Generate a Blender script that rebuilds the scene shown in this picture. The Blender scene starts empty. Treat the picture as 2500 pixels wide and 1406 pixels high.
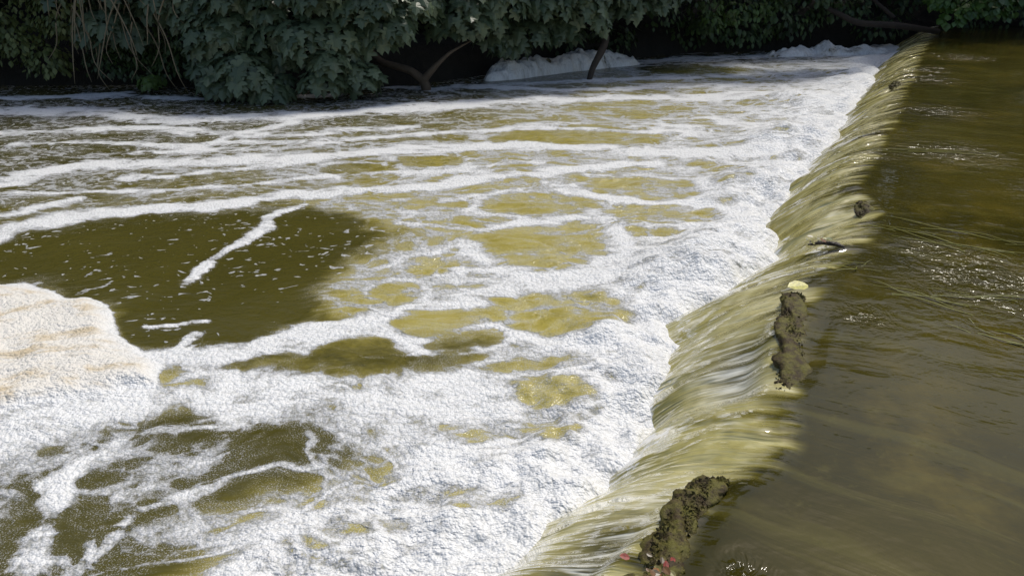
import bpy, math, random
import numpy as np
from mathutils import Vector
random.seed(7); rng=np.random.default_rng(7)
sc=bpy.context.scene
LZ=-0.35
# ------------------------------------------------------------------ helpers
def vnoise(x,y,seed=0):
    xi=np.floor(x).astype(np.int64); yi=np.floor(y).astype(np.int64)
    fx=x-xi; fy=y-yi; fx=fx*fx*(3-2*fx); fy=fy*fy*(3-2*fy)
    def h(a,b):
        n=(a*374761393+b*668265263+seed*1442695041)&0xFFFFFFFF
        n=((n^(n>>13))*1274126177)&0xFFFFFFFF
        return ((n^(n>>16))&0xFFFF)/65535.0
    return (h(xi,yi)*(1-fx)+h(xi+1,yi)*fx)*(1-fy)+(h(xi,yi+1)*(1-fx)+h(xi+1,yi+1)*fx)*fy
def fbm(x,y,o=4,seed=0):
    a=0;s=0.5;t=0
    for i in range(o):
        a=a+s*vnoise(x*2**i+i*17.3,y*2**i+i*9.1,seed+i); t+=s; s*=.5
    return a/t*2-1
def sstep(a,b,x):
    t=np.clip((x-a)/(b-a),0,1); return t*t*(3-2*t)
def seg_dist(X,Y,pts):
    best=np.full(X.shape,1e9); sign=np.zeros(X.shape)
    for (x0,y0),(x1,y1) in zip(pts[:-1],pts[1:]):
        dx,dy=x1-x0,y1-y0; L=dx*dx+dy*dy
        t=np.clip(((X-x0)*dx+(Y-y0)*dy)/L,0,1)
        d=np.hypot(X-x0-t*dx,Y-y0-t*dy)
        s=np.sign(dx*(Y-y0)-dy*(X-x0))
        m=d<best; best=np.where(m,d,best); sign=np.where(m,s,sign)
    return best,sign
def inpoly(X,Y,pts):
    ins=np.zeros(X.shape,bool); n=len(pts)
    for i in range(n):
        x0,y0=pts[i]; x1,y1=pts[(i+1)%n]
        if y0==y1: continue
        c=((y0>Y)!=(y1>Y))&(X<(x1-x0)*(Y-y0)/(y1-y0)+x0)
        ins^=c
    return ins
def polysd(X,Y,pts):
    d,_=seg_dist(X,Y,pts+[pts[0]])
    return np.where(inpoly(X,Y,pts),-d,d)
def mkmesh(name,V,F,mat,smooth=True,attrs=None,uv=None):
    V=np.asarray(V,dtype=np.float32); F=np.asarray(F,dtype=np.int32)
    me=bpy.data.meshes.new(name); k=F.shape[1]
    me.vertices.add(len(V)); me.vertices.foreach_set('co',V.ravel())
    me.loops.add(F.size); me.loops.foreach_set('vertex_index',F.ravel())
    me.polygons.add(len(F))
    me.polygons.foreach_set('loop_start',np.arange(0,F.size,k,dtype=np.int32))
    me.polygons.foreach_set('loop_total',np.full(len(F),k,dtype=np.int32))
    me.polygons.foreach_set('use_smooth',np.full(len(F),smooth))
    me.update(calc_edges=True)
    if attrs:
        for an,a in attrs.items():
            at=me.attributes.new(an,'FLOAT','POINT'); at.data.foreach_set('value',np.asarray(a,dtype=np.float32).ravel())
    if uv is not None:
        at=me.attributes.new('flow','FLOAT_VECTOR','POINT'); 
        u3=np.zeros((len(V),3),dtype=np.float32); u3[:,:2]=uv; at.data.foreach_set('vector',u3.ravel())
    me.materials.append(mat)
    ob=bpy.data.objects.new(name,me); sc.collection.objects.link(ob); return ob
def gridfaces(n,m):
    i=np.arange(n-1)[:,None]*m+np.arange(m-1)[None,:]
    return np.stack([i,i+1,i+m+1,i+m],-1).reshape(-1,4)
# ---- node DSL
class M:
    def __init__(s,name):
        s.m=bpy.data.materials.new(name); s.m.use_nodes=True; s.t=s.m.node_tree
        s.t.nodes.clear(); s.out=s.n('ShaderNodeOutputMaterial')
        s.b=s.n('ShaderNodeBsdfPrincipled'); s.l(s.b.outputs[0],s.out.inputs[0])
    def n(s,t,**k):
        x=s.t.nodes.new(t)
        for a,b in k.items(): setattr(x,a,b)
        return x
    def l(s,a,b): s.t.links.new(a,b)
    def put(s,inp,v):
        if isinstance(v,bpy.types.NodeSocket): s.l(v,inp)
        elif isinstance(v,(tuple,list)) and len(v)==3 and len(inp.default_value)==4: inp.default_value=(*v,1)
        else: inp.default_value=v
    def math(s,op,a,b=0.0,c=None,clamp=False):
        x=s.n('ShaderNodeMath',operation=op,use_clamp=clamp); s.put(x.inputs[0],a); s.put(x.inputs[1],b)
        if c is not None: s.put(x.inputs[2],c)
        return x.outputs[0]
    def add(s,a,b): return s.math('ADD',a,b)
    def mul(s,a,b): return s.math('MULTIPLY',a,b)
    def ctr(s,a,k): return s.mul(s.math('SUBTRACT',a,.5),k)
    def ss(s,v,a,b,lo=0.0,hi=1.0):
        x=s.n('ShaderNodeMapRange',interpolation_type='SMOOTHSTEP'); s.put(x.inputs[0],v)
        for i,q in enumerate((a,b,lo,hi)): s.put(x.inputs[1+i],q)
        return x.outputs[0]
    def mix(s,f,a,b):
        x=s.n('ShaderNodeMix',data_type='RGBA'); s.put(x.inputs[0],f); s.put(x.inputs[6],a); s.put(x.inputs[7],b); return x.outputs[2]
    def attr(s,nm,vec=False):
        x=s.n('ShaderNodeAttribute',attribute_name=nm); return x.outputs['Vector' if vec else 'Fac']
    def pos(s): return s.n('ShaderNodeNewGeometry').outputs['Position']
    def vm(s,op,a,b):
        x=s.n('ShaderNodeVectorMath',operation=op); s.put(x.inputs[0],a); s.put(x.inputs[1],b); return x.outputs[0]
    def noise(s,v,scale,detail=3,rough=.55,color=False,dim='2D',dist=0.0):
        x=s.n('ShaderNodeTexNoise',noise_dimensions=dim); s.l(v,x.inputs['Vector']); x.inputs['Scale'].default_value=scale
        x.inputs['Detail'].default_value=detail; x.inputs['Roughness'].default_value=rough; x.inputs['Distortion'].default_value=dist
        return x.outputs[1 if color else 0]
    def vor(s,v,scale,feat='F1',out=0,rand=1.0):
        x=s.n('ShaderNodeTexVoronoi',feature=feat,voronoi_dimensions='2D'); s.l(v,x.inputs['Vector']); x.inputs['Scale'].default_value=scale
        x.inputs['Randomness'].default_value=rand
        if feat=='SMOOTH_F1': x.inputs['Smoothness'].default_value=.25
        return x.outputs[out]
    def warp(s,v,scale,amt,detail=1):
        c=s.noise(v,scale,detail,.5,color=True); c=s.vm('SUBTRACT',c,(.5,.5,.5)); c=s.vm('MULTIPLY',c,(amt,amt,amt)); return s.vm('ADD',v,c)
    def bump(s,h,strength,dist,prev=None):
        x=s.n('ShaderNodeBump'); s.put(x.inputs['Height'],h); s.put(x.inputs['Strength'],strength); x.inputs['Distance'].default_value=dist
        if prev is not None: s.l(prev,x.inputs['Normal'])
        return x.outputs[0]
    def set(s,**k):
        for a,v in k.items(): s.put(s.b.inputs[a.replace('_',' ')],v)
# ------------------------------------------------------------------ layout (metres)
CREST=[(-1.6,-1.5),(-1.0,-.55),(-.4,.35),(-.02,.92),(.21,1.25),(.35,1.386),(.484,1.55),(.66,1.65),(.77,1.77),(.81,1.93),(.88,2.148),(1.02,2.44),(1.178,2.73),(1.353,3.015),(1.64,3.34),(1.88,3.75),(1.97,4.23),(2.307,4.78),(2.87,5.73),(3.42,6.68),(3.98,7.73),(5.14,9.85),(6.2,11.6),(7.3,13.5),(8.4,15.5)]
BANK=[(-60,11),(-30,9.6),(-14,9.3),(-6.5,9.5),(-4.86,9.55),(-3.1,9.2),(-1.92,9.25),(-1.02,9.7),(-.38,10.3),(.59,11.15),(1.54,11.75),(2.97,12.5),(6.6,13.2),(8.6,12.9),(14,12.6),(30,13),(60,15)]
NEAR=[(-60,-1.5),(-10,-1.0),(-3,.1),(-1.2,.55),(0,.3),(2,-1.2),(8,-4),(60,-12)]
# ------------------------------------------------------------------ materials
def foam_mat():
    m=M('foamy_river_water'); p=m.pos()
    F=m.attr('foam'); A=m.attr('aer'); C=m.attr('cream')
    w=m.warp(p,1.1,.34); w=m.warp(w,4.5,.09)
    ws=m.vm('MULTIPLY',w,(.85,1.4,0.0)); 
    w2=m.warp(ws,15,.045)
    wd=m.noise(ws,2.2,2)
    r1=m.vor(ws,2.1,'SMOOTH_F1'); r2=m.vor(w2,5.6,'SMOOTH_F1'); d3=m.vor(w2,17,'F1'); d1=m.vor(w2,3.1,'DISTANCE_TO_EDGE')
    l1=m.ss(r1,.20,.46); l2=m.ss(r2,.18,.44)
    e3=m.ss(d3,.15,.62); e1=m.ss(d1,0.0,m.add(.02,m.mul(wd,.20)),1.0,0.0)
    lace=m.add(m.mul(l1,.44),m.mul(l2,.38)); lace=m.math('MAXIMUM',lace,m.mul(e1,.70)); lace=m.add(lace,m.mul(e3,.22))
    st=m.noise(m.vm('MULTIPLY',w,(1.0,3.2,1)),2.4,4,.6)
    n1=m.noise(w2,8,5,.72)
    grain=m.noise(p,190,2,.7)
    g2=m.noise(p,60,2,.6)
    v=m.add(F,m.mul(lace,.66)); v=m.add(v,m.ctr(st,.48)); v=m.add(v,m.ctr(n1,.50)); v=m.math('SUBTRACT',v,.03)
    vg=m.add(m.add(v,m.ctr(grain,1.5)),m.ctr(g2,.9))
    a1=m.ss(v,.86,1.02); a2=m.ss(vg,.86,1.02)
    al=m.math('ADD',m.mul(a1,.66),m.mul(a2,.38),clamp=True)
    pf=m.vm('MULTIPLY',m.warp(p,5,.15),(1,1.7,1))
    fl=m.noise(pf,15,2,.5); fn=m.noise(p,1.3,3,.6)
    FK=m.attr('fleck')
    fk=m.mul(m.ss(m.add(fl,m.add(m.mul(FK,.10),m.ctr(fn,.42))),.70,.735),m.ss(FK,.0,.1))
    al=m.math('MAXIMUM',al,m.mul(fk,.85))
    dark=m.mix(m.noise(p,1.1,3),(.050,.045,.008),(.088,.078,.016))
    aer=m.mix(m.noise(w,6,4,.6),(.27,.225,.034),(.43,.37,.095))
    tur=m.mix(m.ss(m.add(A,m.ctr(n1,.6)),.1,.95),dark,aer)
    tur=m.mix(m.mul(m.ss(v,.50,1.0),m.mul(A,.38)),tur,(.62,.58,.34))
    tur=m.mix(m.mul(m.mul(m.ss(grain,.55,.66),m.ss(v,.35,.8)),m.add(.3,m.mul(A,.45))),tur,(.76,.74,.64))
    bub=m.vor(p,115,'F1'); bub2=m.vor(m.warp(p,20,.012),46,'F1')
    thick=m.ss(v,.95,1.45)
    fo=m.mix(thick,(.54,.55,.565),(.84,.85,.845))
    fo=m.mix(m.mul(m.ss(bub,.35,.75),m.math('SUBTRACT',.55,m.mul(thick,.38))),fo,(.26,.27,.24))
    fo=m.mix(m.mul(m.ss(bub2,.40,.68),m.math('SUBTRACT',.6,m.mul(thick,.44))),fo,(.22,.22,.18))
    fo=m.mix(C,fo,m.mix(m.ss(m.noise(w2,5,5,.65),.47,.68),(.80,.77,.70),(.62,.52,.36)))
    col=m.mix(al,tur,fo)
    m.set(Base_Color=col,Roughness=m.math('ADD',m.mul(al,.34),.07),IOR=1.33)
    wb=m.noise(m.vm('MULTIPLY',w,(1,1.8,1)),9,4,.6)
    b=m.bump(wb,m.add(.18,m.mul(A,.3)),.05)
    hb=m.add(m.mul(m.ss(bub,.1,.75,1.0,0.0),.5),m.mul(m.ss(bub2,.1,.7,1.0,0.0),1.0)); hb=m.add(hb,m.mul(n1,1.7))
    b=m.bump(m.mul(hb,al),.6,.0065,b)
    m.l(b,m.b.inputs['Normal']); return m.m
def upper_mat():
    m=M('sheet_river_water'); p=m.pos(); f=m.attr('flow',True); T=m.attr('fall'); S=m.attr('strand'); R=m.attr('rip')
    f=m.warp(f,1.5,.14,2)
    a=m.noise(m.vm('MULTIPLY',f,(6.5,1.5,1)),1,3,.5,dist=.6)
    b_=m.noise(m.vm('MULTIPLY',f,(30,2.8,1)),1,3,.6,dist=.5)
    c=m.noise(m.vm('MULTIPLY',f,(2.8,2.6,1)),1,3,.55)
    dk=m.mix(m.ss(m.noise(p,.8,4,.6),.3,.7),(.030,.027,.0040),(.060,.051,.0085))
    dk=m.mix(m.ss(m.noise(p,2.0,5,.65),.48,.8),dk,(.088,.070,.011))
    dk=m.mix(m.mul(m.ss(m.noise(m.warp(p,3,.2),14,4,.7),.6,.75),.2),dk,(.12,.11,.025))
    # drawn-out flow lines gathering towards the lip
    fl=m.noise(m.vm('MULTIPLY',f,(9,.9,1)),1,4,.6,dist=.4)
    dk=m.mix(m.mul(m.ss(fl,.52,.72),.35),dk,(.105,.095,.022))
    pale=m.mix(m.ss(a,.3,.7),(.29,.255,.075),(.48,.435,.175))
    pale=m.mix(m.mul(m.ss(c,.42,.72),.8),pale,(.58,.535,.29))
    pale=m.mix(m.mul(m.ss(b_,.58,.80),.45),pale,(.82,.81,.70))  # whitish streaks: aerated water plus highlights painted into the colour
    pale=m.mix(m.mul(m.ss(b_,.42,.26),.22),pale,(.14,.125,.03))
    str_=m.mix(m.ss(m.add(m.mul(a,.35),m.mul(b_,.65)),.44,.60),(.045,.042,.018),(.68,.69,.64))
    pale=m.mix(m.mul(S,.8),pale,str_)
    Tn=m.add(T,m.mul(m.add(m.ctr(a,1.0),m.ctr(b_,.22)),m.ss(T,.0,.15)))
    lip=m.mix(m.ss(Tn,.02,.18),dk,(.135,.118,.024))
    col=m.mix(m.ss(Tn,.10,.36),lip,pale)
    nz=m.noise(m.warp(p,5,.1),6,5,.72)
    ft=m.ss(m.add(T,m.add(m.ctr(nz,1.5),m.ctr(b_,.3))),.88,1.06)
    col=m.mix(ft,col,(.80,.80,.77))
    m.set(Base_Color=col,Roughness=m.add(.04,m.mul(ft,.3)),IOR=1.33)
    m.put(m.b.inputs['Specular IOR Level'],m.ss(T,.0,.2,.36,.62))
    wv=m.noise(m.vm('MULTIPLY',m.warp(p,2,.2),(1,1.6,1)),5,3,.55)
    b=m.bump(wv,.10,.05)
    b=m.bump(fl,.12,.03,b)
    rp=m.noise(m.warp(p,6,.1),15,3,.6)
    b=m.bump(rp,m.add(m.mul(R,.9),.02),.035,b)
    h=m.add(m.add(m.mul(a,1.2),m.mul(b_,.20)),m.mul(c,2.4))
    b=m.bump(h,m.mul(m.ss(T,.0,.25),.95),.035,b)
    m.l(b,m.b.inputs['Normal'])
    m.put(m.b.inputs['Coat Weight'],m.mul(m.ss(T,.02,.3),m.math('SUBTRACT',1.0,ft))); m.b.inputs['Coat Roughness'].default_value=.03
    m.l(b,m.b.inputs['Coat Normal']); return m.m
def leaf_mat(name,c0,c1,c2,rough=.42,tr=.0):
    m=M(name); r=m.attr('rnd'); p=m.pos()
    c=m.mix(r,c0,c1); c=m.mix(m.ss(m.noise(p,1.7,3,dim='3D'),.45,.7),c,c2)
    m.set(Base_Color=c,Roughness=rough); m.b.inputs['Specular IOR Level'].default_value=.45
    return m.m
def bark_mat(name,c0,c1,sc_=14):
    m=M(name); p=m.pos(); n=m.noise(p,sc_,5,.65,dim='3D')
    m.set(Base_Color=m.mix(n,c0,c1),Roughness=.85); m.l(m.bump(n,.8,.02),m.b.inputs['Normal']); return m.m
MF=foam_mat(); MU=upper_mat()
def soil():
    m=M('dark_bank_soil'); p=m.pos(); n=m.noise(p,4,5,.65)
    m.set(Base_Color=m.mix(n,(.006,.006,.004),(.022,.019,.012)),Roughness=.95); m.l(m.bump(n,.9,.08),m.b.inputs['Normal']); return m.m
MS=soil()
# ------------------------------------------------------------------ ground
xs=np.concatenate([np.linspace(-300,-16,24),np.linspace(-15,16,150),np.linspace(17,300,24)])
ys=np.concatenate([np.linspace(-300,-8,24),np.linspace(-7,22,150),np.linspace(23,400,26)])
Xg,Yg=np.meshgrid(xs,ys)
bl=np.interp(Xg,[q[0] for q in BANK],[q[1] for q in BANK]); nl=np.interp(Xg,[q[0] for q in NEAR],[q[1] for q in NEAR])
d=Yg-bl; dn=nl-Yg
z=-1.1+sstep(-.5,.35,d)*1.15+sstep(0,5,d)*1.6+sstep(6,60,d)*4
z=np.maximum(z,-1.1+sstep(-.3,.4,dn)*1.2+sstep(.5,40,dn)*1.0)
z+=fbm(Xg*.9,Yg*.9,4,3)*.13*sstep(-.2,.5,np.maximum(d,dn))
mkmesh('ground',np.stack([Xg,Yg,z],-1).reshape(-1,3),gridfaces(*Xg.shape),MS)
# ------------------------------------------------------------------ crest resample (smooth)
cp=np.array(CREST); seg=np.hypot(*np.diff(cp,axis=0).T); cum=np.concatenate([[0],np.cumsum(seg)])
NS=1100
tt=np.linspace(0,1,NS); sarr=cum[-1]*(tt*.35+.65*tt**1.9)
def crest_at(s):
    x=np.interp(s,cum,cp[:,0]); y=np.interp(s,cum,cp[:,1]); return x,y
cx,cy=np.zeros(NS),np.zeros(NS); K=[.5,.8,1,1.2,1.3,1.2,1,.8,.5]
for o,wg in zip(np.linspace(-.12,.12,9),K):
    a,b=crest_at(np.clip(sarr+o,0,cum[-1])); cx+=a*wg; cy+=b*wg
cx/=sum(K); cy/=sum(K)
def tang(s):
    x0,y0=crest_at(np.clip(s-.8,0,cum[-1])); x1,y1=crest_at(np.clip(s+.8,0,cum[-1])); L=np.hypot(x1-x0,y1-y0); return (x1-x0)/L,(y1-y0)/L
tx,ty=tang(sarr); nx,ny=-ty,tx
jig=.05*fbm(sarr*1.6,sarr*0+2.5,3,61)*sstep(3.5,5.5,sarr)
cx+=nx*jig; cy+=ny*jig
R=.50+.09*fbm(sarr*.9,sarr*0+.5,3,11)+.05*fbm(sarr*5,sarr*0,2,12)
R+=.06*np.exp(-((cy-1.75)/.22)**2)-.06*np.exp(-((cy-2.15)/.2)**2)+.05*np.exp(-((cy-2.9)/.3)**2)
rr=np.concatenate([-np.geomspace(22,.30,60),np.linspace(-.29,-.06,22),np.linspace(-.05,.0,6),np.linspace(.02,1.08,46)])
S2,RR=np.meshgrid(sarr,rr,indexing='ij')
Rn=R[:,None]
rm=np.where(RR>0,RR*Rn,RR)
q=np.clip((rm+.12)/(Rn+.12),0,1.2)
sk=-.30*q**1.5*Rn*sstep(1.9,3.0,cy)[:,None]-.08*q**1.5*Rn
X=cx[:,None]+nx[:,None]*rm+tx[:,None]*sk; Y=cy[:,None]+ny[:,None]*rm+ty[:,None]*sk
fold=fbm(S2*2.6+.6*q,q*1.1,3,5)
strand=np.maximum(sstep(.36,.08,np.abs(cy[:,None]-2.3)),sstep(.26,.08,np.abs(cy[:,None]-1.33)))
strand=strand*sstep(.02,.10,rm)*sstep(.80,.40,q)
Z=LZ*1.06*q**1.85+ .042*fold*sstep(.05,.35,q)*sstep(1.1,.8,q)
fine=fbm(S2*8+q*1.8,q*1.8,3,9); Z+=.015*fine*sstep(.1,.45,q)-.04*strand
Z+=-.004+.006*fbm(X*1.3,Y*1.3,3,21)*(RR<-.05)
rip=np.zeros_like(X)
for gx,gy,gr in [(1.92,3.19,.14),(1.35,2.54,.10),(1.97,2.84,.24),(2.2,2.7,.3),(3.6,6.3,.35),(3.0,4.95,.35),(4.3,7.9,.4),(2.1,3.1,.14),(.53,1.27,.05),(3.2,4.0,.3),(2.4,5.0,.25),(5.5,9.5,.5),(4.6,8.6,.4)]:
    rip=np.maximum(rip,np.exp(-((X-gx)**2+(Y-gy)**2)/gr**2))
rip=np.maximum(rip,.30*sstep(.1,.6,fbm(X*1.1,Y*1.7,3,23))*sstep(-.1,-.5,rm)*sstep(1.6,2.6,Y))
rd=np.hypot(X-.56,Y-1.24); Z+=.0025*np.cos(rd*95)*np.exp(-(rd/.12)**2)*(RR<0)
for gx,gy in [(1.06,2.3),(.44,1.38)]:
    e=((X-gx)*.87-(Y-gy)*.49); t_=((X-gx)*.49+(Y-gy)*.87); Z+=-.012*np.exp(-(e/.05)**2)*np.exp(-(t_/.32)**4)*(rm<.1)
V=np.stack([X,Y,Z],-1); UV=np.stack([S2,rm],-1)
fall=np.where(rm>-.12,q,0.0)
isp=int(np.argmin(np.abs(rr+.16)))
def sub(nm,a,b):
    sl=slice(a,b); v=V[:,sl].reshape(-1,3); n=V[:,sl].shape[1]
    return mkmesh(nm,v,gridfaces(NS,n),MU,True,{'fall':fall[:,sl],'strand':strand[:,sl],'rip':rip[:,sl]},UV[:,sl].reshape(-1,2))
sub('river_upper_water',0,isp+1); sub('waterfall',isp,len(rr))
prof=[(-.5,-1.2),(-.5,-.14),(-.05,-.13),(.12,-.20),(.2,-.42),(.2,-1.2)]
wm=bark_mat('weir_stone',(.06,.05,.03),(.16,.14,.09),9)
W=np.array([[ (cx[i]+nx[i]*a,cy[i]+ny[i]*a,b) for a,b in prof] for i in range(0,NS,10)])
mkmesh('weir_sill',W.reshape(-1,3),gridfaces(W.shape[0],W.shape[1]),wm,False)
# ------------------------------------------------------------------ lower pool
g=np.geomspace(.5,15.2,640)-.3; s_=np.linspace(-1.75,1.05,700)
Yp,Sg=np.meshgrid(g,s_,indexing='ij'); Xp=Sg*(Yp+.8)
wx=fbm(Xp*1.6,Yp*1.6,4,31)*.12; wy=fbm(Xp*1.6,Yp*1.6,4,37)*.12
wx+=fbm(Xp*7,Yp*7,3,33)*.035; wy+=fbm(Xp*7,Yp*7,3,34)*.035
XW,YW=Xp+wx,Yp+wy
dc,sg=seg_dist(Xp,Yp,[tuple(p) for p in CREST]); dsg=np.where(sg>0,dc,-dc)
df=dsg-.48
dfn=df+.16*fbm(Xp*1.7,Yp*1.7,3,73)
F=np.interp(dfn,[-1,0,.22,.5,.9,1.6,2.6,3.6,5,12],[1.2,1.15,.95,.70,.56,.49,.44,.37,.32,.29])
bl2=np.interp(Xp,[q_[0] for q_ in BANK],[q_[1] for q_ in BANK]); db=bl2-Yp
F-=.16*sstep(1.3,.2,db)
F+=.16*fbm(Xp*.7,Yp*1.5,3,71)
F+=.12*sstep(5.2,7,Yp)*sstep(2.2,1.0,df)
ELL=[(-1.066,2.74,.21,.12,.5),(-.685,2.85,.22,.15,.55),(-.353,2.78,.25,.10,.5),(-.185,2.95,.19,.08,.45),(.22,3.27,.31,.28,.42),(-.31,3.16,.26,.13,.42),(.195,4.13,.38,.33,.30),(.08,2.39,.25,.18,.42),(1.01,4.72,.38,.24,.32),(.197,4.89,.39,.24,.24),(.645,6.85,.75,.42,.30),(-1.2,5.75,.3,.18,.25),(.206,2.19,.13,.1,.3),(-.39,3.83,.2,.12,.15),(-.57,3.46,.12,.12,.2),(.467,5.48,.17,.15,.2),(.93,5.27,.35,.24,.25),(1.84,7.44,.3,.14,.25),(-.22,5.48,.5,.2,.15),(-.65,6.06,.26,.14,.2),(-.2,1.93,.17,.08,.4),(2.6,10.8,.8,.4,.25),(.9,4.38,.2,.15,.25),(-.56,4.89,.24,.13,.15),(-.45,1.75,.14,.06,.25),(-.55,1.55,.2,.06,.25)]
for ex,ey,rx,ry,am in ELL:
    e=np.sqrt(((XW-ex)/rx)**2+((YW-ey)/ry)**2); F=F-am*sstep(1.12,.9,e)+.22*np.exp(-((e-1.28)/.14)**2)
A_=[(-5,4.3),(-3.16,4.31),(-2.77,4.52),(-2.27,4.72),(-1.68,4.74),(-.96,4.68),(-.52,4.23),(-.80,3.83),(-.905,3.55),(-.925,3.18),(-1.125,3.0),(-1.49,2.88),(-1.755,2.94),(-1.97,3.27),(-2.44,3.6),(-2.73,3.6),(-5,3.6)]
B_=[(-3.5,2.2),(-1.757,2.05),(-1.56,2.21),(-1.26,2.39),(-.98,2.46),(-.605,2.34),(-.55,2.14),(-.76,2.01),(-.85,1.95),(-1.04,1.79),(-.98,1.59),(-1.0,1.2),(-3,1.0)]
RAFT=[(-3.9,3.3),(-3.16,3.6),(-2.68,3.53),(-2.54,3.51),(-2.25,3.46),(-2.02,3.29),(-1.88,3.10),(-1.77,2.96),(-1.49,2.79),(-1.41,2.63),(-1.64,2.52),(-1.85,2.45),(-1.97,2.39),(-2.2,2.29),(-3.6,2.3)]
sdA=polysd(XW,YW,A_); sdB=polysd(XW,YW,B_); sdR=polysd(XW,YW,RAFT)
fr=sstep(-1.3,-.8,Xp)*sstep(3.1,3.4,Yp)
sA=sdA+.10*fbm(Xp*5,Yp*5,3,79)
kA=sstep(.12,-.16-.25*fr,sA); F=F*(1-kA)+(-.30+.25*fr)*kA
kB=sstep(.18,-.10,sdB); F=F*(1-kB)+(.38+.40*fbm(Xp*2.0+Yp*3,Yp*7-Xp*4,4,77))*kB
STR=[([(-6.5,5.0),(-3.79,5.32),(-3.77,5.58),(-3.47,5.87),(-2.5,5.93),(-1.88,6.08),(-.89,6.39),(.18,6.54),(1.59,6.32),(2.6,6.19)],.13,1.05),
([(-12,8.3),(-5.48,8.03),(-4.6,8.03),(-3.52,7.53),(-2.33,7.72),(-1.12,8.2),(.71,8.72),(3.11,8.84)],.20,.98),
([(-4.6,4.0),(-3.14,4.27),(-3.12,4.49),(-2.72,4.68),(-2.1,4.85),(-1.6,5.07),(-.9,5.27),(0,5.64),(1.16,5.87)],.11,1.05),
([(-1.75,3.63),(-1.74,3.83),(-1.66,4.13),(-1.6,4.41),(-1.59,4.64),(-1.43,4.85)],.045,1.05),
([(-2.9,5.42),(-2.53,5.58),(-2.12,5.79),(-1.77,5.93)],.07,.95),
([(-1.6,2.84),(-1.19,2.91),(-.95,3.04),(-.6,3.22),(-.1,3.43),(.44,3.66),(.8,3.8)],.07,.98),
([(-3.4,4.68),(-3.2,4.81),(-3.0,4.98)],.05,1.0),([(-1.72,3.08),(-1.5,3.14)],.03,.95),([(-1.5,2.9),(-1.49,3.02)],.04,.95),
([(-2.79,6.32),(-2.47,7.08),(-2.17,7.44)],.08,.9),([(-9,8.9),(-6,8.7),(-4.6,9.0)],.12,.85),([(-9,7.2),(-5,7.0),(-3.5,7.2),(-2.4,6.9),(-1,7.3)],.10,.85),
([(-1.56,1.95),(-1.5,2.1),(-1.285,2.26),(-1.03,2.42)],.035,.72),([(-1.38,1.4),(-1.40,1.595),(-1.47,1.89),(-1.5,1.99)],.05,.9),
([(-1.24,1.595),(-1.17,1.78),(-.90,2.01),(-.62,2.12)],.035,.72),
([(-2.2,2.15),(-1.6,2.42),(-1.2,2.58),(-.7,2.60),(-.2,2.58),(-.1,2.3),(.0,2.0),(.1,1.8)],.14,.86),
([(-.8,1.3),(-.75,1.7),(-.4,1.65),(-.1,1.5)],.15,.80),([(-1.3,2.75),(-.9,2.62),(-.3,2.6)],.07,.85),
([(-3,10.2),(-1,9.2),(.5,9.8),(2.5,10.2),(4.8,10.6)],.12,.8),([(.9,11.2),(2.5,11.8),(4.5,12.2),(6.5,12.6)],.2,.85),
([(-2,8.95),(-3.2,8.7),(-5,8.75)],.10,.85),([(-.6,9.6),(.6,9.2),(2.2,9.5),(4,9.7)],.12,.9),
([(-.7,4.5),(-.2,4.35),(.1,4.55),(.7,4.5),(1.2,4.35)],.05,.85),([(-.3,3.75),(.2,3.72),(.7,3.85),(.9,4.1)],.05,.85),
([(-.5,5.0),(-.1,5.15),(.4,5.2),(.9,5.0),(1.4,5.0)],.045,.85),
([(-4.5,6.6),(-3.0,6.5),(-1.6,6.75),(.2,7.2),(1.5,7.0),(2.6,7.1)],.07,.85),([(-3.2,6.2),(-2.0,6.45),(-1.1,6.9)],.05,.85),([(-3.8,5.1),(-2.6,5.15),(-1.7,5.45),(-.8,5.75),(.3,6.0)],.05,.85)]
for pts,w,a in STR:
    w_=w*(1+.7*fbm(Xp*2.3,Yp*2.3,3,83)); dd,_=seg_dist(XW,YW,pts); k=sstep(w_*1.5,w_*.4,dd); F=np.maximum(F,F*(1-k)+a*k)
kR=sstep(.015,-.03,sdR); F=np.maximum(F,F*(1-kR)+1.35*kR)
aer=np.interp(df,[-1,0,1.5,2.3,3.2,5.5,9],[1,1,.97,.85,.45,.15,.0])
aer=aer*(1-.97*sstep(.25,-.15-.3*fr,sA))*(1-.92*sstep(.30,-.1,sdB))*sstep(.3,2.2,db)
for ex,ey,rx,ry in [(-1.066,2.74,.35,.2),(-.685,2.85,.35,.2),(-.353,2.78,.35,.16),(-.185,2.95,.25,.12)]:
    aer*=1-.6*np.exp(-(((Xp-ex)/rx)**2+((Yp-ey)/ry)**2))
aer=np.clip(aer+.2*fbm(Xp*1.3,Yp*1.3,3,91)*aer,0,1)
fleck=(.5+.5*sstep(3.5,5,df))*sstep(2.4,3.6,df)
fleck=np.where(sdA<.05,.22*sstep(-.0,-.1,sdA),fleck)
cream=sstep(.0,-.12,sdR)
Zp=LZ+.010*fbm(Xp*1.1,Yp*1.8,3,41)+.012*fbm(Xp*4,Yp*5,3,43)*sstep(3,0,df)
boil=sstep(-.25,-.02,df)*sstep(.75,.1,df)
Zp+=boil*(.035+.10*fbm(Xp*2.3,Yp*2.3,4,47)+.04*fbm(Xp*9,Yp*9,3,48))
for mx,my,mr,mh in [(.95,3.75,.30,.10),(1.25,4.05,.25,.07),(2.45,6.6,.4,.12),(3.2,8.4,.5,.12),(1.75,5.3,.3,.08),(.45,3.0,.2,.04)]:
    Zp+=mh*np.exp(-((Xp-mx)**2+(Yp-my)**2)/mr**2)*(1+.4*fbm(Xp*7,Yp*7,3,50))
Zp+=np.clip(F-.6,0,.5)*.012+cream*(.03+.02*fbm(Xp*5,Yp*5,4,49))
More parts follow.
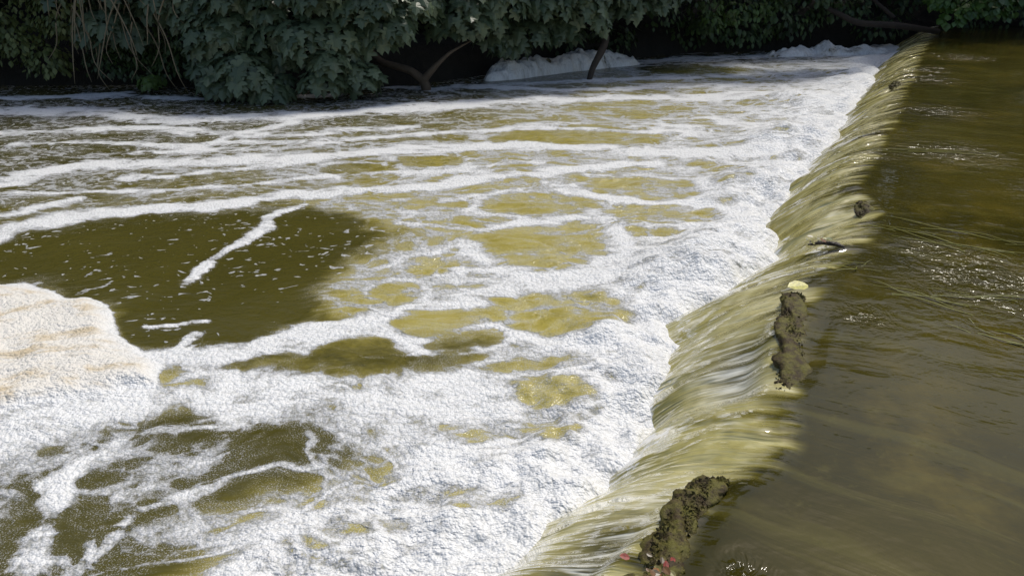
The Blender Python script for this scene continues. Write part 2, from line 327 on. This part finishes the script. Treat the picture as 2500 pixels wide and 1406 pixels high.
mkmesh('river_lower_water',np.stack([Xp,Yp,Zp],-1).reshape(-1,3),gridfaces(*Xp.shape)[:, ::-1],MF,True,{'foam':F,'aer':aer,'cream':cream,'fleck':fleck})
xo=np.linspace(-120,-2,40); yo=np.linspace(-20,16,30); XO,YO=np.meshgrid(xo,yo)
mkmesh('river_downstream_water',np.stack([XO,YO,XO*0-.40],-1).reshape(-1,3),gridfaces(*XO.shape),MF,True,{'foam':XO*0-.1,'aer':XO*0,'cream':XO*0,'fleck':XO*0+.5})
def foam_mound(path,w,h,nm,seed):
    n=120; k=26; pa=np.array(path); sg_=np.concatenate([[0],np.cumsum(np.hypot(*np.diff(pa,axis=0).T))]); s=np.linspace(0,sg_[-1],n)
    px=np.interp(s,sg_,pa[:,0]); py=np.interp(s,sg_,pa[:,1]); gx=np.gradient(px); gy=np.gradient(py); L=np.hypot(gx,gy); 
    t=np.linspace(-1,1,k); prof=np.sqrt(np.clip(1-t*t,0,1)); end=np.sqrt(np.clip(1-(np.abs(s/sg_[-1]*2-1))**3,0,1))
    Xm=px[:,None]-gy[:,None]/L[:,None]*t*w*end[:,None]; Ym=py[:,None]+gx[:,None]/L[:,None]*t*w*end[:,None]
    hh=h*(.75+.5*fbm(s*2.6,s*0,3,seed))
    Zm=LZ-.03+prof*end[:,None]*hh[:,None]*(1+.6*fbm(Xm*5,Ym*5,4,seed+1))+.05*fbm(Xm*12,Ym*12,3,seed+2)*prof
    o=np.ones_like(Xm); return mkmesh(nm,np.stack([Xm,Ym,Zm],-1).reshape(-1,3),gridfaces(n,k)[:, ::-1],MF,True,{'foam':o*.9,'aer':o*0,'cream':o*.35,'fleck':o*0})
foam_mound([(-.35,9.85),(.2,10.4),(.7,10.85),(1.3,11.2),(1.9,11.4)],.26,.30,'foam_mound',51)
foam_mound([(3.9,12.1),(4.8,12.4),(5.6,12.45),(6.3,12.3)],.22,.20,'foam_mound',57)
# ------------------------------------------------------------------ leaves
def frame(nrm,down):
    nrm=nrm/np.linalg.norm(nrm,axis=1,keepdims=True); y=-down+(np.sum(down*nrm,axis=1,keepdims=True))*nrm
    y/=np.linalg.norm(y,axis=1,keepdims=True)+1e-9; x=np.cross(y,nrm); return x,y,nrm
def scatter(nm,tv,tf,P,N,D,S,mat,rnd=None):
    x,y,n=frame(N,D); k=len(tv)
    V=P[:,None]+S[:,None,None]*(tv[None,:,0:1]*x[:,None]+tv[None,:,1:2]*y[:,None]+tv[None,:,2:3]*n[:,None])
    Fc=(tf[None]+(np.arange(len(P))*k)[:,None,None]).reshape(-1,tf.shape[1])
    if rnd is None: rnd=rng.random(len(P))
    return mkmesh(nm,V.reshape(-1,3),Fc,mat,False,{'rnd':np.repeat(rnd,k)})
half=[(.16,.10),(.38,.05),(.37,-.10),(.26,-.20),(.46,-.24),(.60,-.42),(.45,-.45),(.21,-.50),(.28,-.67),(.14,-.78)]
out=[(0,0)]+half+[(0,-1)]+[(-a,b) for a,b in reversed(half)]
mv=[(0,-.35,.03)]+[(a,b,-.22*abs(a)-.18*max(0,-b-.3)**1.5) for a,b in out]
mf=[(0,1+(i+1)%len(out),1+i) for i in range(len(out))]
MV,MFc=np.array(mv),np.array(mf)
EV=np.array([(0,0,0),(.26,-.25,-.05),(.30,-.55,-.07),(0,-1,-.06),(-.30,-.55,-.07),(-.26,-.25,-.05)],float); EF=np.array([(0,3,2,1),(0,5,4,3)])
def clumps(C,rad,per,size):
    P=[];N=[];D=[];S=[]
    for c,r in zip(C,rad):
        m=per
        th=rng.uniform(-1.9,1.9,m); ph=np.arcsin(rng.uniform(-.55,1,m))
        dx=np.sin(th)*np.cos(ph); dy=-np.cos(th)*np.cos(ph); dz=np.sin(ph)
        k=rng.uniform(.65,1.05,m)
        p=np.stack([dx*r[0],dy*r[1],dz*r[2]],-1)*k[:,None]+np.array(c)
        n=np.stack([dx*.8,dy*.9-.15,dz*.6+.55],-1)+rng.normal(0,.28,(m,3))
        dn=np.stack([dx*.5,dy*.5-.1,-np.ones(m)],-1)+rng.normal(0,.25,(m,3))
        P.append(p);N.append(n);D.append(dn);S.append(rng.uniform(size*.6,size*1.1,m))
    return map(np.concatenate,(P,N,D,S))
def region(x0,x1,y0,y1,z0,z1,n,r):
    return [((u:=random.random(),x0+(x1-x0)*u,y0+(y1-y0)*u+random.uniform(-.15,.25),random.uniform(z0,z1))[1:],(r*random.uniform(.7,1.2),r*random.uniform(.6,.9),r*random.uniform(.5,.9))) for _ in range(n)]
ML=leaf_mat('sycamore_leaves',(.045,.072,.034),(.125,.160,.085),(.062,.090,.046),.40)
ML2=leaf_mat('olive_small_leaves',(.065,.090,.020),(.16,.18,.055),(.055,.075,.022),.5)
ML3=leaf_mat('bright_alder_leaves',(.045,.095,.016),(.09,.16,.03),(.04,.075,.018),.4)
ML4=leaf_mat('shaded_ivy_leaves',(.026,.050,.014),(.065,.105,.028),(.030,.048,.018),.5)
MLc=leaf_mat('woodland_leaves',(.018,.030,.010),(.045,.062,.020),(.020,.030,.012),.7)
reg=[]
reg+=region(-3.45,-2.3,8.75,8.7,-.05,1.2,24,.30)
reg+=region(-3.3,-2.6,8.6,8.6,-.22,.1,8,.22)
reg+=region(-2.35,-1.15,8.6,8.9,.25,1.2,22,.30)
reg+=region(-2.2,-1.5,8.55,8.7,-.12,.3,7,.22)
reg+=region(-1.2,1.0,9.3,9.9,.42,1.4,30,.34)
reg+=region(-.35,.75,9.7,10.3,.08,.5,8,.25)
reg+=region(.6,2.7,10,11.2,.5,1.6,28,.36)
reg+=region(-5.1,-3.4,9.2,9.0,.35,1.5,22,.32)
P,N,D,S=clumps([a for a,_ in reg],[b for _,b in reg],44,.18)
syc=bpy.data.objects.new('sycamore_tree',None); sc.collection.objects.link(syc)
scatter('leaves',MV,MFc,P,N,D,S,ML).parent=syc
reg=region(-4.5,5.5,9.9,11.9,1.9,3.2,90,.60)+region(-1,3.6,10.6,12,1.2,2.2,34,.5)  # unseen canopy above view, added to shade the bank and darken reflections
P,N,D,S=clumps([a for a,_ in reg],[b for _,b in reg],34,.26)
scatter('added_shade_crown',MV,MFc,P,N,D,S,ML).parent=syc
def tube(path,rad,mat,nm,seg_=10,lump=.12,seed=0,sub_=8,flat=1.0,freq=1.7):
    pa=np.array(path,float); t=np.arange(len(pa)); tf_=np.linspace(0,len(pa)-1,(len(pa)-1)*sub_+1)
    c=np.stack([np.interp(tf_,t,pa[:,i]) for i in range(3)],-1); r=np.interp(tf_,t,rad)
    for _ in range(3): c[1:-1]=(c[:-2]+2*c[1:-1]+c[2:])/4
    g_=np.gradient(c,axis=0); g_/=np.linalg.norm(g_,axis=1,keepdims=True)
    up=np.array([0.13,.21,.97]); a=np.cross(g_,up); a/=np.linalg.norm(a,axis=1,keepdims=True); b=np.cross(g_,a)
    th=np.linspace(0,2*np.pi,seg_,endpoint=False)
    rr_=r[:,None]*(1+lump*fbm(np.cos(th)[None]*1.5+tf_[:,None]*freq,np.sin(th)[None]*1.5+seed+tf_[:,None],4,seed))
    Vv=c[:,None]+rr_[...,None]*(np.cos(th)[None,:,None]*a[:,None]+flat*np.sin(th)[None,:,None]*b[:,None])
    n=len(c); i=np.arange(n-1)[:,None]*seg_; j=np.arange(seg_)[None]; j2=(j+1)%seg_
    Fc=np.stack([i+j,i+j2,i+seg_+j2,i+seg_+j],-1).reshape(-1,4)
    return mkmesh(nm,Vv.reshape(-1,3),Fc,mat,True)
MB=bark_mat('bark',(.05,.036,.022),(.15,.11,.07)); MBd=bark_mat('dark_bark',(.02,.016,.011),(.07,.05,.035)); MT=bark_mat('dry_twigs',(.16,.12,.065),(.32,.26,.16))
k=[0]
def br(path,rad,mat=MB,par=syc,**kw):
    k[0]+=1; o=tube(path,rad,mat,'branch_%d'%k[0],seed=k[0],**kw); o.parent=par
br([(-1.02,9.2,-.55),(-1.05,9.22,-.25),(-1.22,9.25,-.12),(-1.6,9.4,-.05),(-2.1,9.9,.3)],[.06,.055,.045,.04,.05])
br([(-1.06,9.21,-.22),(-.9,9.2,-.05),(-.75,9.25,.08),(-.5,9.4,.2)],[.05,.03,.02,.008])
br([(.95,9.9,-.55),(1.05,10.0,-.2),(1.22,10.1,.1),(1.15,10.3,.5),(1.3,10.6,1.2),(1.5,11.2,2.4)],[.03,.04,.05,.055,.06,.08],MBd)
br([(1.1,10.05,.25),(.9,10.0,.42),(.6,9.9,.55)],[.03,.02,.008],MBd)
br([(-2.4,10.2,-.2),(-2.3,10,1.2),(-1.9,9.9,2.6),(-1.7,10,4.5)],[.2,.17,.14,.09],MBd)
br([(-.4,11.2,-.2),(-.1,11,1.2),(.2,10.9,2.6),(.5,11,5)],[.22,.18,.15,.09],MBd)
br([(-2.3,10,1.2),(-3,9.2,1.5),(-3.3,8.8,1.2)],[.08,.05,.02],MBd); br([(-.1,11,1.2),(-.6,10,1.4),(-1.2,9.2,1.2)],[.08,.05,.02],MBd)
reg=region(-9.5,-5.0,9.3,9.2,-.1,1.7,110,.34)
P,N,D,S=clumps([a for a,_ in reg],[b for _,b in reg],120,.075)
hed=bpy.data.objects.new('willow_bush',None); sc.collection.objects.link(hed)
scatter('leaves',EV,EF,P,N,D,S*1.1,ML2).parent=hed
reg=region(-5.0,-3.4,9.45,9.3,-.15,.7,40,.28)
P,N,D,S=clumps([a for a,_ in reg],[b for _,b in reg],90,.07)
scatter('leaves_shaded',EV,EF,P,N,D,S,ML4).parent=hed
for i in range(46):
    x=random.uniform(-5.0,-3.7); y=8.85+random.uniform(-.15,.3); z=random.uniform(.4,1.5); a=random.uniform(-.5,.5); L=random.uniform(.4,1.1)
    br([(x,y,z),(x+a*L*.5,y-.05,z-L*.35),(x+a*L*.8+random.uniform(-.12,.12),y-.12,z-L*.75),(x+a*L,y-.1,z-L)],[.010,.008,.006,.002],MT,hed,seg_=5,sub_=4)
reg=region(2.2,7.5,12.3,13.0,-.1,1.6,70,.36)+region(-3.5,2.4,9.9,12.2,-.1,1.4,80,.4)+region(7.5,11,13,12.8,.0,1.5,40,.4)
P,N,D,S=clumps([a for a,_ in reg],[b for _,b in reg],70,.11)
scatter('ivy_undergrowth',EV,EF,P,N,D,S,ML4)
reg=region(2.9,4.6,12.1,12.5,.0,.5,14,.25)+region(-4.7,-4.2,8.95,9,-.3,-.15,3,.12)
P,N,D,S=clumps([a for a,_ in reg],[b for _,b in reg],50,.09)
scatter('bramble_bush',EV,EF,P,N,D,S,leaf_mat('bramble_leaves',(.05,.085,.018),(.09,.15,.03),(.04,.06,.02),.5))
ald=bpy.data.objects.new('alder_tree',None); sc.collection.objects.link(ald)
reg=region(6.3,9.5,11.7,11.9,.42,1.5,36,.33)+region(6.3,7.2,11.7,11.8,.25,.5,5,.22)
P,N,D,S=clumps([a for a,_ in reg],[b for _,b in reg],60,.12)
EVw=EV*np.array([1.45,1,1]); scatter('leaves',EVw,EF,P,N,D,S,ML3).parent=ald
br([(9.5,13.3,-.1),(9.3,13.1,1.5),(9.0,13,3),(9,13,5.5)],[.2,.17,.13,.06],MBd,ald); br([(9.3,13.1,1.2),(8,12.3,1.3),(6.8,11.8,.9)],[.07,.04,.015],MBd,ald)
o=tube([(4.9,12.4,.35),(5.4,12.3,.12),(6.0,12.2,.10),(6.6,12.1,.02)],[.03,.045,.05,.04],MBd,'fallen_branch',seed=71)
o=tube([(5.4,12.6,.9),(5.6,12.5,.5),(6.0,12.4,.2)],[.012,.025,.03],MBd,'fallen_branch',seed=72)
# woodland behind
wood=bpy.data.objects.new('woodland_trees',None); sc.collection.objects.link(wood)
Pc=[]
for i in range(64):
    x=-20+46*i/63+random.uniform(-.4,.4); row=i%2
    y=np.interp(x,[q_[0] for q_ in BANK],[q_[1] for q_ in BANK])+(random.uniform(1.3,2.6) if row else random.uniform(4,6.5)); h=random.uniform(4.8,6.4) if row else random.uniform(7,9)
    if i%2: br([(x,y,-.2),(x+.1,y,h*.4),(x+random.uniform(-.4,.4),y,h*.9)],[.16,.12,.04],MBd,wood,sub_=4)
    for j in range(24):
        a=random.uniform(0,6.28); rr2=1.6*math.sqrt(random.random()); zz=random.uniform(.05,1)
        c=np.array([x+math.cos(a)*rr2,y+math.sin(a)*rr2*.8,.9+zz*(h-.9)]); Pc.append(c+rng.normal(0,.36,(40,3)))
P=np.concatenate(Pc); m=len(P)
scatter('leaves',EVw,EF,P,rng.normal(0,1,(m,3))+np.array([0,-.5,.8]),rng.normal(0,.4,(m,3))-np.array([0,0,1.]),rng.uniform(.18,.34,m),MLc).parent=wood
# ------------------------------------------------------------------ logs and debris on the crest
def moss():
    m=M('wet_mossy_wood'); p=m.pos(); n=m.noise(p,16,5,.7,dim='3D'); n2=m.noise(p,70,3,.7,dim='3D')
    c=m.mix(m.ss(n,.40,.62),(.040,.026,.009),(.100,.092,.014)); c=m.mix(m.ss(n2,.55,.75),c,(.16,.13,.03))
    m.set(Base_Color=c,Roughness=.7); m.b.inputs['Specular IOR Level'].default_value=.3
    m.l(m.bump(m.add(n,n2),.6,.010),m.b.inputs['Normal']); return m.m
MM=moss()
def tufts(path,w,nm,count,par,sc_=1.0):
    pa=np.array(path); t=rng.uniform(0,len(pa)-1,count); c=np.stack([np.interp(t,np.arange(len(pa)),pa[:,i]) for i in range(3)],-1)
    th=rng.uniform(-1.5,1.5,count); c[:,0]+=np.sin(th)*w; c[:,2]+=np.cos(th)*w*.50
    N=np.stack([np.sin(th),-.3+0*th,np.cos(th)],-1)+rng.normal(0,.5,(count,3)); D=rng.normal(0,1,(count,3))
    scatter(nm,EV,EF,c,N,D,rng.uniform(.006,.016,count)*sc_,MM).parent=par
def log(path,rad,nm,seed,count=1500,sc_=1.0):
    e=bpy.data.objects.new(nm,None); sc.collection.objects.link(e)
    o=tube(path,rad,MM,'trunk',seg_=40,lump=.95,seed=seed,sub_=30,flat=.5,freq=2.0); o.parent=e
    tufts(path,max(rad)*.85,'moss',count,e,sc_); return e
log([(.80,1.95,-.10),(.89,2.05,-.044),(.955,2.18,-.030),(1.02,2.36,-.030),(1.085,2.56,-.026),(1.145,2.72,-.018),(1.165,2.79,-.05)],[.02,.040,.052,.042,.048,.042,.025],'mossy_log',3)
log([(.20,1.10,-.04),(.33,1.26,-.030),(.385,1.386,-.030),(.45,1.50,-.030),(.53,1.59,-.030),(.58,1.64,-.07)],[.05,.052,.044,.040,.046,.022],'mossy_log',8)
log([(3.78,7.50,-.07),(3.85,7.62,-.030),(3.92,7.76,-.030),(3.96,7.88,-.07)],[.03,.06,.05,.03],'mossy_stone',5,300,1.6)
log([(1.88,3.74,-.07),(1.92,3.84,-.030),(1.95,3.94,-.030),(1.97,4.04,-.07)],[.02,.042,.035,.02],'mossy_stone',9,300,1.0)
def oneleaf(nm,loc,size,c,nrm=(0,-.15,1),down=(-1,.2,0)):
    mt=M(nm+'_surface'); p=mt.pos(); mt.set(Base_Color=mt.mix(mt.ss(mt.noise(p,90,3),.35,.7),c,tuple(q_*.6 for q_ in c)),Roughness=.4)
    ev=np.array([(0,0,0),(.20,-.12,.02),(.33,-.42,.03),(.22,-.80,.0),(0,-1,-.03),(-.26,-.76,.0),(-.35,-.42,.03),(-.20,-.12,.02)],float)
    return scatter(nm,ev,np.array([[7,6,5,4,3,2,1,0]]),np.array([loc]),np.array([nrm],float),np.array([down],float),np.array([size]),mt.m)
oneleaf('fallen_leaf',(1.21,2.765,.024),.095,(.50,.47,.09),(.1,-.2,1),(-1,-.25,0))
for i in range(22):
    c=random.choice([(.28,.05,.03),(.30,.13,.03),(.18,.09,.03),(.10,.07,.03),(.22,.2,.05)])
    oneleaf('fallen_leaf',(.32+random.uniform(-.05,.05),1.245+random.uniform(-.05,.06),.010+random.uniform(-.006,.008)),random.uniform(.010,.026),c,(random.uniform(-.6,.6),-.3,1),(random.uniform(-1,1),random.uniform(-1,1),0))
tw=bpy.data.objects.new('driftwood_twig',None); sc.collection.objects.link(tw)
MW=bark_mat('wet_black_wood',(.014,.010,.007),(.06,.04,.022),40); MW.node_tree.nodes['Principled BSDF'].inputs['Roughness'].default_value=.3
br([(1.56,3.25,-.006),(1.53,3.275,.0),(1.48,3.32,-.008),(1.44,3.37,-.04)],[.007,.010,.009,.004],MW,tw,lump=.8)
for i in range(14):
    oneleaf('fallen_leaf',(1.46+random.uniform(-.04,.05),3.33+random.uniform(-.04,.05),-.002+random.uniform(-.012,.006)),random.uniform(.015,.035),random.choice([(.20,.19,.04),(.13,.16,.04),(.18,.08,.03),(.16,.15,.06),(.06,.05,.02)]),(random.uniform(-.5,.5),-.3,1),(random.uniform(-1,1),random.uniform(-1,1),0))
# trailing water weed
MWd=M('water_weed_blades'); MWd.set(Base_Color=(.13,.135,.014),Roughness=.3); 
wv=[];wf=[]
def blade(x0,y0,x1,y1,w):
    n=26; t=np.linspace(0,1,n); px=x0+(x1-x0)*t; py=y0+(y1-y0)*t; L=math.hypot(x1-x0,y1-y0); ax,ay=-(y1-y0)/L,(x1-x0)/L
    off=.02*np.sin(t*5+random.random()*6)+.01*np.sin(t*13+random.random()*6); ww=w*np.sin(np.pi*np.clip(t*.96+.03,0,1))**.5
    z=.006*np.sin(t*9+random.random()*6)-.001
    b=len(wv)
    for i in range(n):
        wv.append((px[i]+ax*(off[i]-ww[i]),py[i]+ay*(off[i]-ww[i]),z[i])); wv.append((px[i]+ax*(off[i]+ww[i]),py[i]+ay*(off[i]+ww[i]),z[i]))
    for i in range(n-1): wf.append((b+2*i,b+2*i+1,b+2*i+3,b+2*i+2))
W0=[(1.79,3.58,2.3,3.0),(1.46,2.84,1.9,2.5),(1.4,3.04,1.62,3.03),(1.67,2.46,1.95,2.2),(2.27,5.1,3.5,4.85),(1.9,3.6,2.5,3.2),(2.0,3.35,2.5,3.0),(1.65,2.75,2.2,2.6)]
for a,b,c,d_ in W0:
    for j in range(4):
        o_=rng.normal(0,.035,4); blade(a+o_[0],b+o_[1],c+o_[2],d_+o_[3],random.uniform(.0015,.004))
mkmesh('water_weed',wv,wf,MWd.m)
# ------------------------------------------------------------------ light, sky, camera
EL=math.radians(58); az=math.atan2(.55,.75)
w=bpy.data.worlds.new('World'); sc.world=w; w.use_nodes=True; nt=w.node_tree
sk=nt.nodes.new('ShaderNodeTexSky'); sk.sky_type='NISHITA'; sk.sun_disc=False; sk.sun_elevation=EL; sk.sun_rotation=az; sk.dust_density=3.0; sk.air_density=1.0
nt.links.new(sk.outputs[0],nt.nodes['Background'].inputs[0]); nt.nodes['Background'].inputs[1].default_value=.125
sl=bpy.data.lights.new('sun','SUN'); sl.energy=2.6; sl.angle=math.radians(8); sl.color=(1,.95,.86)
so=bpy.data.objects.new('sun',sl); sc.collection.objects.link(so)
dv=Vector((math.sin(az)*math.cos(EL),math.cos(az)*math.cos(EL),math.sin(EL))); so.rotation_euler=dv.to_track_quat('Z','Y').to_euler()
cam=bpy.data.cameras.new('camera'); co=bpy.data.objects.new('camera',cam); sc.collection.objects.link(co); sc.camera=co
co.location=(0,0,1.3); co.rotation_euler=(math.radians(65),0,0); cam.sensor_width=36; cam.lens=1819/2500*36; cam.clip_end=1000; cam.clip_start=.05
sc.view_settings.view_transform='Standard'; sc.view_settings.look='None'; sc.view_settings.exposure=0
